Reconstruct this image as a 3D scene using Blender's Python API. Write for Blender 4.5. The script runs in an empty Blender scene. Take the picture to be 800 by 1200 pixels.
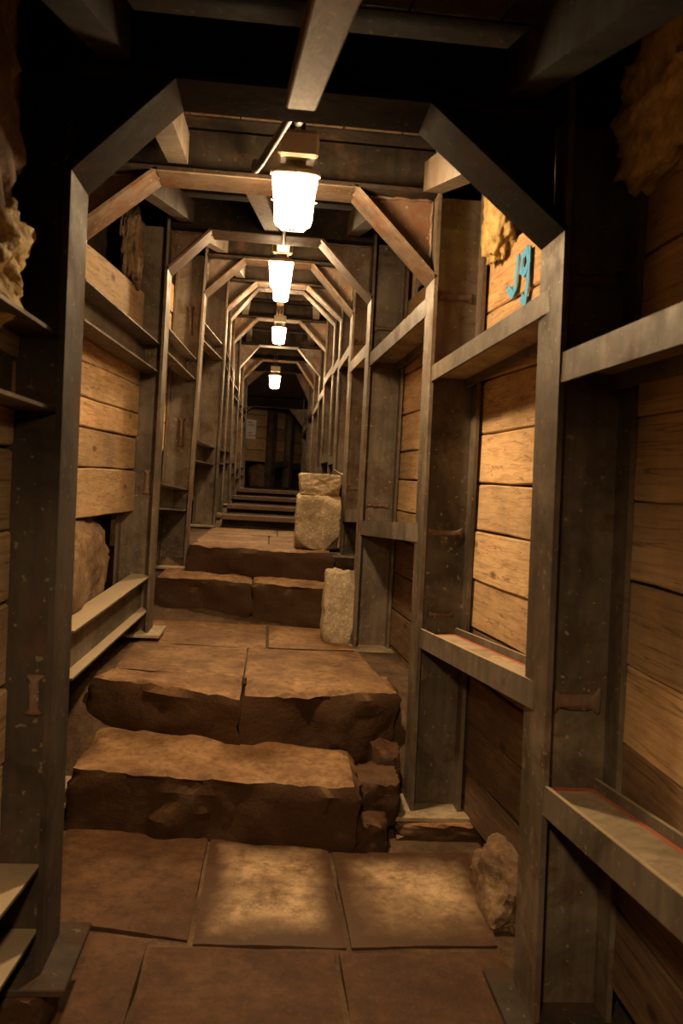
import bpy, bmesh, math, random
from mathutils import Vector, Matrix, noise

# ------------------------------------------------------------------ camera, world, exposure
scene = bpy.context.scene
C = scene.collection
EYE = Vector((0.0, 0.0, 1.57))
F = 950.0                                   # focal length in pixels of an 800 x 1200 frame
cam_data = bpy.data.cameras.new('camera')
cam_data.sensor_fit = 'VERTICAL'
cam_data.sensor_height = 36.0
cam_data.sensor_width = 24.0
cam_data.lens = 36.0 * F / 1200.0
cam_data.clip_start = 0.02
cam = bpy.data.objects.new('camera', cam_data)
C.objects.link(cam)
# rows: the world axes written in camera axes (small roll, slight yaw to the right, slight downward pitch)
R = Matrix(((0.99478484, -0.05150796, -0.08803439),
            (-0.08592047, 0.04191242, -0.99542002),
            (0.05496179, 0.9977927, 0.03726825)))
cam.matrix_world = Matrix.Translation(EYE) @ R.to_4x4()
cam_data.dof.use_dof = True
cam_data.dof.focus_distance = 5.0
cam_data.dof.aperture_fstop = 4.0
scene.camera = cam

world = bpy.data.worlds.new('world')
scene.world = world
world.use_nodes = True
world.node_tree.nodes['Background'].inputs[0].default_value = (0, 0, 0, 1)
world.node_tree.nodes['Background'].inputs[1].default_value = 0.0
scene.view_settings.view_transform = 'Standard'
scene.view_settings.look = 'None'
scene.view_settings.gamma = 1.0
scene.view_settings.use_curve_mapping = False
scene.view_settings.exposure = -0.05
scene.cycles.max_bounces = 8
scene.cycles.diffuse_bounces = 5
scene.cycles.sample_clamp_indirect = 4.0
LAMP_RADIANCE = 170.0
SPOT_WATTS = 150.0
LAMP_COLOUR = (1.0, 0.68, 0.365)

RNG = random.Random(7)


# ------------------------------------------------------------------ materials
def new_mat(name):
    m = bpy.data.materials.new(name)
    m.use_nodes = True
    nt = m.node_tree
    return m, nt, nt.nodes['Principled BSDF']


def nd(nt, kind, **kw):
    n = nt.nodes.new(kind)
    for k, v in kw.items():
        if k in n.inputs:
            n.inputs[k].default_value = v
        else:
            setattr(n, k, v)
    return n


def ramp(nt, fac, stops):
    r = nt.nodes.new('ShaderNodeValToRGB')
    e = r.color_ramp.elements
    while len(e) < len(stops):
        e.new(0.5)
    for i, (p, c) in enumerate(stops):
        e[i].position = p
        e[i].color = (c[0], c[1], c[2], 1) if not isinstance(c, (int, float)) else (c, c, c, 1)
    nt.links.new(fac, r.inputs[0])
    return r.outputs[0]


def mix(nt, fac, a, b, mode='MIX'):
    m = nt.nodes.new('ShaderNodeMix')
    m.data_type = 'RGBA'
    m.blend_type = mode
    for sock, val in ((m.inputs[0], fac), (m.inputs[6], a), (m.inputs[7], b)):
        if isinstance(val, (int, float)):
            sock.default_value = val
        elif isinstance(val, tuple):
            sock.default_value = (val[0], val[1], val[2], 1)
        else:
            nt.links.new(val, sock)
    return m.outputs[2]


def coords(nt, scale=(1, 1, 1), kind='Object', random_shift=True):
    tc = nt.nodes.new('ShaderNodeTexCoord')
    out = tc.outputs[kind]
    if random_shift:
        oi = nt.nodes.new('ShaderNodeObjectInfo')
        mu = nd(nt, 'ShaderNodeMath', operation='MULTIPLY')
        mu.inputs[1].default_value = 37.0
        nt.links.new(oi.outputs['Random'], mu.inputs[0])
        ad = nd(nt, 'ShaderNodeVectorMath', operation='ADD')
        nt.links.new(out, ad.inputs[0])
        nt.links.new(mu.outputs[0], ad.inputs[1])
        out = ad.outputs[0]
    mp = nt.nodes.new('ShaderNodeMapping')
    mp.inputs['Scale'].default_value = scale
    nt.links.new(out, mp.inputs[0])
    return mp.outputs[0]


def noise_tex(nt, vec, scale, detail=4, rough=0.6, dist=0.0):
    n = nd(nt, 'ShaderNodeTexNoise', Scale=scale, Detail=detail, Roughness=rough, Distortion=dist)
    nt.links.new(vec, n.inputs['Vector'])
    return n.outputs[0]


def bump(nt, bsdf, height, strength, dist=0.01, prev=None):
    b = nt.nodes.new('ShaderNodeBump')
    b.inputs['Strength'].default_value = strength
    b.inputs['Distance'].default_value = dist
    nt.links.new(height, b.inputs['Height'])
    if prev is not None:
        nt.links.new(prev, b.inputs['Normal'])
    nt.links.new(b.outputs[0], bsdf.inputs['Normal'])
    return b.outputs[0]


def make_steel(name, base_a, base_b, rust, rust_amount, rough=0.5, metal=0.35, spec=0.5, dust=0.0, speck=0.8):
    m, nt, b = new_mat(name)
    v = coords(nt)
    cloud = noise_tex(nt, v, 3.0, 5, 0.65)
    col = ramp(nt, cloud, [(0.3, base_a), (0.7, base_b)])
    streak = noise_tex(nt, coords(nt, (16, 16, 0.9)), 1.5, 4, 0.6)
    col = mix(nt, ramp(nt, streak, [(0.45, 0.0), (0.75, 0.55)]), col, tuple(c * 0.45 for c in base_a))
    rn = noise_tex(nt, v, 5.5, 7, 0.72, 0.4)
    col = mix(nt, ramp(nt, rn, [(0.56 - rust_amount, 0.0), (0.72 - rust_amount, 1.0)]), col, rust)
    burn = noise_tex(nt, v, 1.7, 4, 0.7, 0.8)
    col = mix(nt, ramp(nt, burn, [(0.46, 0.0), (0.68, 0.85)]), col, tuple(c * 0.30 for c in base_a[:2]) + (base_a[2] * 0.22,))
    worn = noise_tex(nt, v, 8.0, 6, 0.75, 0.5)
    col = mix(nt, ramp(nt, worn, [(0.62, 0.0), (0.70, 0.55 * speck)]), col, (0.30, 0.23, 0.15))
    spk = noise_tex(nt, v, 42.0, 2, 0.5)
    col = mix(nt, ramp(nt, spk, [(0.67, 0.0), (0.72, speck)]), col, (0.30, 0.23, 0.14))
    if dust:        # dust lies on whatever faces up
        ge = nt.nodes.new('ShaderNodeNewGeometry')
        sx = nt.nodes.new('ShaderNodeSeparateXYZ')
        nt.links.new(ge.outputs['True Normal'], sx.inputs[0])
        col = mix(nt, ramp(nt, sx.outputs[2], [(0.75, 0.0), (0.9, dust)]), col, (0.46, 0.36, 0.23))
    b.inputs['Specular IOR Level'].default_value = spec
    nt.links.new(col, b.inputs['Base Color'])
    b.inputs['Metallic'].default_value = metal
    nt.links.new(ramp(nt, rn, [(0.3, rough - 0.08), (0.7, rough + 0.25)]), b.inputs['Roughness'])
    bump(nt, b, noise_tex(nt, v, 28, 5, 0.7), 0.25, 0.004)
    return m


STEEL = make_steel('dark_steel', (0.112, 0.082, 0.056), (0.205, 0.162, 0.116), (0.10, 0.050, 0.024), 0.05)
DARKERSTEEL = make_steel('darker_steel', (0.034, 0.024, 0.016), (0.064, 0.047, 0.032), (0.07, 0.036, 0.018), 0.05, 0.7, 0.15, 0.25, speck=0.3)  # darker steel tone for the nearest left post and plates
RUSTY = make_steel('rusty_steel', (0.16, 0.11, 0.075), (0.22, 0.16, 0.11), (0.16, 0.07, 0.03), 0.10, 0.55, 0.25)
STRUT = make_steel('strut_steel', (0.118, 0.094, 0.070), (0.190, 0.157, 0.118), (0.12, 0.06, 0.03), -0.02, dust=0.85)
SHADESTEEL = make_steel('shaded_steel', (0.018, 0.014, 0.010), (0.034, 0.025, 0.018), (0.06, 0.03, 0.018), 0.04, 0.85, 0.0, 0.08, speck=0.12)  # steel darkened to stand for lamp light cut off near the roof
PLATE = make_steel('dusty_plate_steel', (0.34, 0.26, 0.165), (0.46, 0.355, 0.225), (0.16, 0.09, 0.045), 0.0, 0.7, 0.05)
SCAR = make_steel('weld_scar_rust', (0.13, 0.08, 0.05), (0.23, 0.15, 0.10), (0.12, 0.05, 0.02), 0.12, 0.7, 0.1)


def make_wood(name, light, mid, dark, grime_shade):
    m, nt, b = new_mat(name)
    v = coords(nt, (1, 1, 1))
    g = noise_tex(nt, coords(nt, (22, 1.3, 22)), 2.2, 6, 0.62, 0.6)
    col = ramp(nt, g, [(0.28, dark), (0.48, mid), (0.72, light)])
    fine = noise_tex(nt, coords(nt, (90, 2.5, 90)), 2.0, 3, 0.6)
    col = mix(nt, ramp(nt, fine, [(0.5, 0.0), (0.75, 0.35)]), col, dark)
    vo = nd(nt, 'ShaderNodeTexVoronoi', Scale=2.4)
    nt.links.new(coords(nt, (2.2, 1.0, 2.2)), vo.inputs['Vector'])
    kn = ramp(nt, vo.outputs['Distance'], [(0.05, 1.0), (0.12, 0.0)])
    col = mix(nt, kn, col, tuple(c * 0.45 for c in dark))
    crack = noise_tex(nt, coords(nt, (26, 0.55, 26)), 1.2, 2, 0.5, 0.3)
    col = mix(nt, ramp(nt, crack, [(0.485, 0.0), (0.5, 0.8), (0.515, 0.0)]), col, tuple(c * 0.4 for c in dark))
    big = noise_tex(nt, v, 2.3, 5, 0.7)
    col = mix(nt, ramp(nt, big, [(0.42, 0.0), (0.78, grime_shade)]), col, tuple(c * 0.30 for c in mid))
    oi = nt.nodes.new('ShaderNodeObjectInfo')
    tint = ramp(nt, oi.outputs['Random'], [(0.0, (0.72, 0.66, 0.58)), (0.5, (1.0, 0.95, 0.86)), (1.0, (1.14, 1.0, 0.82))])
    col = mix(nt, 1.0, col, tint, 'MULTIPLY')
    nt.links.new(col, b.inputs['Base Color'])
    b.inputs['Roughness'].default_value = 0.75
    n1 = bump(nt, b, g, 0.35, 0.006)
    bump(nt, b, fine, 0.25, 0.003, n1)
    return m


WOOD = make_wood('lagging_wood', (0.64, 0.47, 0.285), (0.54, 0.375, 0.21), (0.34, 0.215, 0.11), 0.7)
BROWNWOOD = make_wood('dark_brown_wood', (0.22, 0.14, 0.078), (0.15, 0.092, 0.050), (0.08, 0.046, 0.025), 0.8)  # mid-dark wood tone for low right courses and two nosings
DARKWOOD = make_wood('shade_dark_wood', (0.15, 0.095, 0.055), (0.10, 0.062, 0.036), (0.05, 0.03, 0.018), 0.8)  # shade of the roof and low corners put into the wood colour
BEAMWOOD = make_wood('ceiling_timber', (0.34, 0.25, 0.165), (0.26, 0.185, 0.12), (0.14, 0.09, 0.055), 0.6)


def make_stone(name, a, bcol, dark, scale=3.0, edge_dirt=False, flecks=0.0, bump_s=0.6, rough=0.85, grime_shade=0.0):
    m, nt, b = new_mat(name)
    v = coords(nt)
    n = noise_tex(nt, v, scale, 8, 0.68)
    col = ramp(nt, n, [(0.30, dark), (0.48, a), (0.70, bcol)])
    n2 = noise_tex(nt, v, scale * 7, 6, 0.75)
    col = mix(nt, ramp(nt, n2, [(0.42, 0.0), (0.66, 0.75)]), col, dark)
    n3 = noise_tex(nt, v, scale * 0.8, 4, 0.6, 0.6)
    col = mix(nt, ramp(nt, n3, [(0.46, 0.0), (0.66, 0.6)]), col, dark)
    n4 = noise_tex(nt, v, scale * 24, 3, 0.6)
    col = mix(nt, ramp(nt, n4, [(0.60, 0.0), (0.75, 0.5)]), col, bcol)
    if flecks:
        fl = noise_tex(nt, v, scale * 13, 2, 0.5)
        col = mix(nt, ramp(nt, fl, [(0.63, 0.0), (0.69, flecks)]), col, (0.85, 0.76, 0.58))
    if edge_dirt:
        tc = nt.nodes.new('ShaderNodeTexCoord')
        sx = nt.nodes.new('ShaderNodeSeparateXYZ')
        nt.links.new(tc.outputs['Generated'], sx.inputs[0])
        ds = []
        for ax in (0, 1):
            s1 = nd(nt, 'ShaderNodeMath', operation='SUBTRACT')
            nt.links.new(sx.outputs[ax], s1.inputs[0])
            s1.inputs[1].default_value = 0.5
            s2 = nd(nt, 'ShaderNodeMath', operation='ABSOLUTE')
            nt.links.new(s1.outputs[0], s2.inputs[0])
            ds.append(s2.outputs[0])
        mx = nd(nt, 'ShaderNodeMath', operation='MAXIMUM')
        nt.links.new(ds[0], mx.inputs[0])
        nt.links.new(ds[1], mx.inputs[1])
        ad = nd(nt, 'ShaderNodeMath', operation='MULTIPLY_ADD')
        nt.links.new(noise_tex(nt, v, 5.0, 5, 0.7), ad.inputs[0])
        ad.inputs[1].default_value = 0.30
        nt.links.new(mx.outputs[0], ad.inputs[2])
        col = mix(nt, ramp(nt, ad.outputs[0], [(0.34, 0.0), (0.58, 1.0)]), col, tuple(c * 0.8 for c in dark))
    if grime_shade:       # upright faces darker than trodden tops: soil plus painted shade
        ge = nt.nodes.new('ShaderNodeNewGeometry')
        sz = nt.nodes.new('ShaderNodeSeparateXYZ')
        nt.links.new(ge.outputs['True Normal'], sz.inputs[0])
        col = mix(nt, ramp(nt, sz.outputs[2], [(0.55, grime_shade), (0.97, 0.0)]), col, tuple(c * 0.55 for c in dark))
    nt.links.new(col, b.inputs['Base Color'])
    b.inputs['Roughness'].default_value = rough
    b.inputs['Specular IOR Level'].default_value = 0.22
    h = bump(nt, b, n, bump_s, 0.02)
    h = bump(nt, b, n2, bump_s * 0.9, 0.010, h)
    bump(nt, b, n4, bump_s * 0.6, 0.004, h)
    return m


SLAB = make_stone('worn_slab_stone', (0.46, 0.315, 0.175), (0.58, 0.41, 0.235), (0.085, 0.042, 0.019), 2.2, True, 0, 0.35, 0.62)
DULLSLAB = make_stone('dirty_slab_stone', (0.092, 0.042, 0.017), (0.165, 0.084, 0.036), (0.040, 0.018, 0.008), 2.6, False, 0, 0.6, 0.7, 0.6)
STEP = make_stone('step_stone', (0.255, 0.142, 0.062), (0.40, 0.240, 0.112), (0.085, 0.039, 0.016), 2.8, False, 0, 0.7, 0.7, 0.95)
BLOCK = make_stone('pale_block_stone', (0.46, 0.36, 0.23), (0.60, 0.49, 0.33), (0.27, 0.195, 0.115), 7.0, False, 0.9, 1.0)
ROCK = make_stone('brown_rock', (0.20, 0.125, 0.068), (0.31, 0.21, 0.12), (0.08, 0.046, 0.024), 4.0, False, 0, 0.9)
EARTH = make_stone('packed_earth', (0.12, 0.072, 0.040), (0.18, 0.115, 0.065), (0.05, 0.030, 0.017), 4.0, False, 0, 0.9, 0.9)
DARKEARTH = make_stone('dark_earth', (0.05, 0.032, 0.02), (0.085, 0.056, 0.034), (0.022, 0.014, 0.009), 4.0, False, 0, 0.9, 0.95)
FOAM = make_stone('yellow_foam', (0.66, 0.48, 0.19), (0.78, 0.60, 0.26), (0.30, 0.19, 0.07), 5.0, False, 0, 0.6, 0.7)


def plain(name, col, rough=0.6, metal=0.0, emit=None, strength=0.0):
    m, nt, b = new_mat(name)
    v = coords(nt)
    n = noise_tex(nt, v, 9.0, 4, 0.6)
    nt.links.new(ramp(nt, n, [(0.3, tuple(c * 0.82 for c in col)), (0.7, col)]), b.inputs['Base Color'])
    b.inputs['Roughness'].default_value = rough
    b.inputs['Metallic'].default_value = metal
    if emit:
        b.inputs['Emission Color'].default_value = (*emit, 1)
        b.inputs['Emission Strength'].default_value = strength
    return m


GLOW = plain('lit_frosted_glass', (0.9, 0.85, 0.75), 0.5, 0, LAMP_COLOUR, LAMP_RADIANCE)
DIMGLOW = plain('dimmed_lamp_glass', (0.9, 0.85, 0.75), 0.5, 0, LAMP_COLOUR, LAMP_RADIANCE * 0.02)  # glass of the unseen lamp, dimmed to keep the roof dark
CASTING = plain('painted_casting', (0.36, 0.30, 0.22), 0.5, 0.2)
BOX = plain('ballast_box_paint', (0.52, 0.43, 0.31), 0.55)
BLACK = plain('black_rubber', (0.02, 0.018, 0.016), 0.6)
WIRE = plain('galvanised_wire', (0.4, 0.38, 0.34), 0.4, 0.8)
BLUE = plain('blue_spray_paint', (0.10, 0.42, 0.78), 0.6)
REDOX = plain('red_primer', (0.42, 0.11, 0.045), 0.6)
WHITE = plain('white_sign_board', (0.93, 0.92, 0.90), 0.5)
REDINK = plain('red_print', (0.62, 0.07, 0.06), 0.5)


# ------------------------------------------------------------------ mesh and object helpers
class MB:
    def __init__(self):
        self.v = []
        self.f = []

    def hexa(self, p0, p1, a, b, a0, a1, b0, b1):
        """Prism from p0 to p1 whose section spans a*[a0,a1] and b*[b0,b1]."""
        n = len(self.v)
        for p in (p0, p1):
            for (s, t) in ((a0, b0), (a1, b0), (a1, b1), (a0, b1)):
                self.v.append(Vector(p) + a * s + b * t)
        for q in ((0, 1, 2, 3), (7, 6, 5, 4), (0, 4, 5, 1), (1, 5, 6, 2), (2, 6, 7, 3), (3, 7, 4, 0)):
            self.f.append([n + i for i in q])
        return self

    def box(self, lo, hi):
        lo = Vector(lo); hi = Vector(hi)
        return self.hexa((lo.x, lo.y, lo.z), (lo.x, lo.y, hi.z), Vector((1, 0, 0)), Vector((0, 1, 0)),
                         0, hi.x - lo.x, 0, hi.y - lo.y)

    def tube(self, pts, r, n=8):
        pts = [Vector(p) for p in pts]
        base = len(self.v)
        for i, p in enumerate(pts):
            t = (pts[min(i + 1, len(pts) - 1)] - pts[max(i - 1, 0)]).normalized()
            u = t.orthogonal().normalized() if i == 0 else (u - t * u.dot(t)).normalized()
            w = t.cross(u)
            for k in range(n):
                an = 2 * math.pi * k / n
                self.v.append(p + (u * math.cos(an) + w * math.sin(an)) * r)
        for i in range(len(pts) - 1):
            for k in range(n):
                a = base + i * n + k; b_ = base + i * n + (k + 1) % n
                self.f.append([a, b_, b_ + n, a + n])
        self.f.append([base + k for k in range(n)][::-1])
        self.f.append([base + (len(pts) - 1) * n + k for k in range(n)])
        return self

    def lathe(self, c, prof, n=20):
        base = len(self.v)
        c = Vector(c)
        for (r, z) in prof:
            for k in range(n):
                an = 2 * math.pi * k / n
                self.v.append(c + Vector((r * math.cos(an), r * math.sin(an), z)))
        for i in range(len(prof) - 1):
            for k in range(n):
                a = base + i * n + k; b_ = base + i * n + (k + 1) % n
                self.f.append([a, b_, b_ + n, a + n])
        self.f.append([base + k for k in range(n)][::-1])
        self.f.append([base + (len(prof) - 1) * n + k for k in range(n)])
        return self

    def prism_y(self, pts, y0, y1):
        """Polygon in the xz plane extruded along y."""
        n = len(self.v); k = len(pts)
        for y in (y0, y1):
            for (x, z) in pts:
                self.v.append(Vector((x, y, z)))
        self.f.append([n + i for i in range(k)])
        self.f.append([n + k + i for i in range(k)][::-1])
        for i in range(k):
            j = (i + 1) % k
            self.f.append([n + i, n + k + i, n + k + j, n + j])
        return self

    def build(self, name, mat, parent=None, origin=None, smooth=False, bevel=0.0):
        """One mesh object; vertices are given in world space, origin defaults to the parent's."""
        o = Vector(origin) if origin is not None else (world_loc(parent) if parent else Vector((0, 0, 0)))
        me = bpy.data.meshes.new(name)
        bm = bmesh.new()
        vs = [bm.verts.new(Vector(v) - o) for v in self.v]
        for f in self.f:
            try:
                bm.faces.new([vs[i] for i in f])
            except ValueError:
                pass
        bmesh.ops.recalc_face_normals(bm, faces=bm.faces)
        if bevel:
            bmesh.ops.bevel(bm, geom=list(bm.edges), offset=bevel, segments=1, affect='EDGES', profile=0.5)
        for f in bm.faces:
            f.smooth = smooth
        bm.to_mesh(me)
        bm.free()
        me.materials.append(mat)
        return link(name, me, parent, o)


LOC = {}


def world_loc(o):
    return LOC[o.name]


def link(name, data, parent, o):
    ob = bpy.data.objects.new(name, data)
    C.objects.link(ob)
    LOC[ob.name] = Vector(o)
    if parent is not None:
        ob.parent = parent
        ob.location = Vector(o) - world_loc(parent)
    else:
        ob.location = o
    return ob


def tag(o, label=None, cat=None, group=None, kind=None):
    for k, v in (('label', label), ('category', cat), ('group', group), ('kind', kind)):
        if v:
            o[k] = v
    return o


def thing(name, loc, label, cat, group=None):
    return tag(link(name, None, None, Vector(loc)), label, cat, group)


def rock_bm(size, seed, cuts=4, amp=0.12, freq=2.2, square=0.0, planes=16):
    """Broken stone inside a box of the given size, centred on the origin: a ball cut by random planes, then roughened."""
    rg = random.Random(seed * 101)
    cutp = [(Vector(n), 0.86) for n in ((1, 0, 0), (-1, 0, 0), (0, 1, 0), (0, -1, 0), (0, 0, 1), (0, 0, -1))]
    for _ in range(planes):
        n = Vector((rg.gauss(0, 1), rg.gauss(0, 1), rg.gauss(0, 1))).normalized()
        cutp.append((n, rg.uniform(0.86, 1.02) + 0.30 * square))
    bm = bmesh.new()
    bmesh.ops.create_icosphere(bm, subdivisions=cuts, radius=1.0)
    off = Vector((seed * 3.1, seed * 1.7, seed * 5.3))
    for v in bm.verts:
        d = v.co.normalized()
        r = 1.6
        for n, h in cutp:
            c = n.dot(d)
            if c > 0.05:
                r = min(r, h / c)
        r = min(r, 1.05 + 0.45 * square)
        n1 = noise.fractal(d * freq + off, 1.0, 2.0, 5)
        n2 = noise.fractal(d * freq * 5 + off, 1.0, 2.0, 3)
        d = d * r * (1.0 + amp * 0.6 * n1 + amp * 0.18 * n2) * 1.12
        v.co = Vector((d.x * size[0] / 2, d.y * size[1] / 2, d.z * size[2] / 2))
    for f in bm.faces:
        f.smooth = True
    return bm


def finish_bm(name, bm, mat, parent, origin, sharp=0):
    me = bpy.data.meshes.new(name)
    bmesh.ops.recalc_face_normals(bm, faces=bm.faces)
    bm.to_mesh(me)
    bm.free()
    if sharp:
        me.set_sharp_from_angle(angle=math.radians(sharp))
    me.materials.append(mat)
    return link(name, me, parent, Vector(origin))


def rock(name, centre, size, seed, mat, parent=None, **kw):
    soft = kw.pop('soft', False)
    if soft:
        kw['planes'] = 0
    return finish_bm(name, rock_bm(size, seed, **kw), mat, parent, centre, 0 if soft else 38)


def slab_bm(foot, z0, z1, seed, cell=0.04, amp=0.012, edge=0.03, z1b=None):
    """Worn stone block on a four-cornered footprint (front-left, front-right, back-right, back-left)."""
    c = [Vector((p[0], p[1], 0)) for p in foot]
    lx = ((c[1] - c[0]).length + (c[2] - c[3]).length) / 2
    ly = ((c[3] - c[0]).length + (c[2] - c[1]).length) / 2
    lz = z1 - z0
    nx, ny, nz = (max(2, min(36, int(l / cell) + 1)) for l in (lx, ly, lz))
    bm = bmesh.new()
    off = Vector((seed * 2.3, seed * 4.1, seed * 0.7))
    cache = {}

    def vert(i, j, k):
        if (i, j, k) not in cache:
            u, v, w = i / nx, j / ny, k / nz
            p = c[0].lerp(c[1], u).lerp(c[3].lerp(c[2], u), v)
            top = z1 if z1b is None else z1 + (z1b - z1) * v
            p.z = z0 + (top - z0) * w
            mid = (c[0] + c[1] + c[2] + c[3]) / 4
            # rounding of arrises: pull points that lie near two faces towards the inside
            dx = min(u, 1 - u) * lx; dy = min(v, 1 - v) * ly; dz = min(w, 1 - w) * lz
            near = sorted((dx, dy, dz))
            wear = edge * (1.0 + 0.9 * noise.noise(p * 5.0 + off))
            if near[1] < wear:
                s = (wear - near[1]) * 0.42
                q = (mid - p)
                q.z = 0
                if dz < wear:
                    p.z -= s * (1 if w > 0.5 else -1)
                if dx < wear or dy < wear:
                    p += q.normalized() * s * 0.7
            n = noise.fractal(p * 3.2 + off, 1.0, 2.0, 5) * amp
            n2 = noise.fractal(p * 13 + off, 1.0, 2.0, 3) * amp * 0.40
            if k == nz:
                p.z += (n * 0.6 + n2)
            else:
                q = (p - mid); q.z = 0
                if q.length > 1e-6:
                    p += q.normalized() * (n * 2.0 + n2 * 2)
            cache[(i, j, k)] = bm.verts.new(p)
        return cache[(i, j, k)]

    def quad(a, b_, c_, d):
        f = bm.faces.new([vert(*a), vert(*b_), vert(*c_), vert(*d)])
        f.smooth = True
    for i in range(nx):
        for j in range(ny):
            for k in (0, nz):
                quad((i, j, k), (i + 1, j, k), (i + 1, j + 1, k), (i, j + 1, k))
    for i in range(nx):
        for k in range(nz):
            for j in (0, ny):
                quad((i, j, k), (i + 1, j, k), (i + 1, j, k + 1), (i, j, k + 1))
    for j in range(ny):
        for k in range(nz):
            for i in (0, nx):
                quad((i, j, k), (i, j + 1, k), (i, j + 1, k + 1), (i, j, k + 1))
    return bm


def slab(name, foot, z0, z1, seed, mat, parent=None, origin=None, **kw):
    bm = slab_bm(foot, z0, z1, seed, **kw)
    if origin is None:
        origin = Vector((sum(p[0] for p in foot) / 4, sum(p[1] for p in foot) / 4, z0))
    o = Vector(origin)
    for v in bm.verts:
        v.co -= o
    return finish_bm(name, bm, mat, parent, o, 32)


X = Vector((1, 0, 0)); Y = Vector((0, 1, 0)); Z = Vector((0, 0, 1))
FW, FD, TF, TW = 0.20, 0.235, 0.017, 0.012      # flange width, section depth, flange and web thickness


def hsection(mb, p0, p1, out, width_dir, fw=FW, fd=FD, tf=TF, tw=TW):
    """H section: inner flange face on the line p0-p1, depth running along `out`."""
    mb.hexa(p0, p1, out, width_dir, 0, tf, -fw / 2, fw / 2)
    mb.hexa(p0, p1, out, width_dir, tf, fd - tf, -tw / 2, tw / 2)
    mb.hexa(p0, p1, out, width_dir, fd - tf, fd, -fw / 2, fw / 2)
    return mb


# ------------------------------------------------------------------ layout of the steel frames (metres)
# key: (y, left base (x,z), left haunch foot (x,z), left haunch head (x), beam underside z,
#       right haunch head (x), right haunch foot (x,z), right base (x,z))
FR = [
    ('Z', 0.95, (-0.60, -0.05), (-0.60, 2.02), -0.33, 2.30, 0.42, (0.80, 2.00), (0.82, -0.05)),
    ('A', 2.35, (-0.564, 0.165), (-0.572, 2.36), -0.31, 2.625, 0.385, (0.785, 2.31), (0.845, 0.02)),
    ('B', 3.70, (-0.895, 0.115), (-0.885, 2.594), -0.56, 2.868, 0.298, (0.676, 2.498), (0.707, 0.088)),
    ('C', 5.30, (-0.73, 0.545), (-0.711, 2.837), -0.449, 3.103, 0.229, (0.577, 2.748), (0.585, 0.500)),
    ('D', 6.70, (-0.655, 0.82), (-0.605, 3.009), -0.29, 3.31, 0.231, (0.588, 2.93), (0.598, 0.975)),
    ('E', 8.77, (-0.575, 1.034), (-0.552, 3.327), -0.25, 3.62, 0.265, (0.655, 3.297), (0.66, 1.06)),
    ('F', 9.70, (-0.556, 1.13), (-0.56, 3.40), -0.26, 3.78, 0.256, (0.654, 3.424), (0.668, 1.16)),
    ('G', 11.1, (-0.54, 1.19), (-0.586, 3.368), -0.28, 3.70, 0.259, (0.64, 3.33), (0.664, 1.24)),
    ('H', 12.2, (-0.53, 1.21), (-0.545, 3.18), -0.27, 3.52, 0.28, (0.635, 3.13), (0.66, 1.27)),
    ('I', 13.9, (-0.52, 1.33), (-0.55, 3.22), -0.24, 3.55, 0.32, (0.635, 3.12), (0.65, 1.33)),
    ('J', 15.9, (-0.516, 1.36), (-0.553, 3.32), -0.22, 3.62, 0.36, (0.635, 3.10), (0.645, 1.36)),
    ('K', 18.2, (-0.85, 1.38), (-0.85, 2.78), -0.48, 3.13, 0.30, (0.63, 2.74), (0.64, 1.38)),
]
ORD = ['frame behind the viewer', 'first frame', 'second frame', 'third frame', 'fourth frame', 'fifth frame', 'sixth frame',
       'seventh frame', 'eighth frame', 'ninth frame', 'tenth frame', 'eleventh frame']


def interp(i, j, t):
    return FR[i][j] + (FR[i + 1][j] - FR[i][j]) * t


def profile(y, col, sub):
    """Linear interpolation of a frame value along y (col = tuple index in FR, sub = component or None)."""
    ys = [f[1] for f in FR]
    g = lambda f: f[col] if sub is None else f[col][sub]
    if y <= ys[0]:
        return g(FR[0])
    for a, b_ in zip(FR, FR[1:]):
        if y <= b_[1]:
            t = (y - a[1]) / (b_[1] - a[1])
            return g(a) + (g(b_) - g(a)) * t
    return g(FR[-1])


# ------------------------------------------------------------------ setting: floor, walls, ceiling
def floor_z(y):
    pts = [(-3, -0.010), (3.30, -0.010), (3.95, 0.0), (4.08, 0.20), (4.35, 0.488), (5.9, 0.488), (6.15, 0.62), (6.6, 0.80), (6.82, 0.998),
           (8.75, 0.998), (9.9, 1.06), (11.0, 1.15), (12.2, 1.22), (14.0, 1.31), (21, 1.36)]
    for (a, za), (b_, zb) in zip(pts, pts[1:]):
        if y <= b_:
            return za + (zb - za) * (y - a) / (b_ - a)
    return pts[-1][1]


def grid_surface(name, nu, nv, fn, mat, amp, freq, seed, normal):
    me = bpy.data.meshes.new(name)
    vs, fs = [], []
    off = Vector((seed * 7.7, seed * 3.3, seed))
    for i in range(nu + 1):
        for j in range(nv + 1):
            p = Vector(fn(i / nu, j / nv))
            p += normal * amp * noise.fractal(p * freq + off, 1.0, 2.0, 4)
            vs.append(p)
    for i in range(nu):
        for j in range(nv):
            a = i * (nv + 1) + j
            fs.append((a, a + 1, a + nv + 2, a + nv + 1))
    me.from_pydata(vs, [], fs)
    for p in me.polygons:
        p.use_smooth = True
    me.materials.append(mat)
    return tag(link(name, me, None, Vector((0, 0, 0))), kind='structure')


def ypos(u):
    return -3.0 + 24.0 * u


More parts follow.
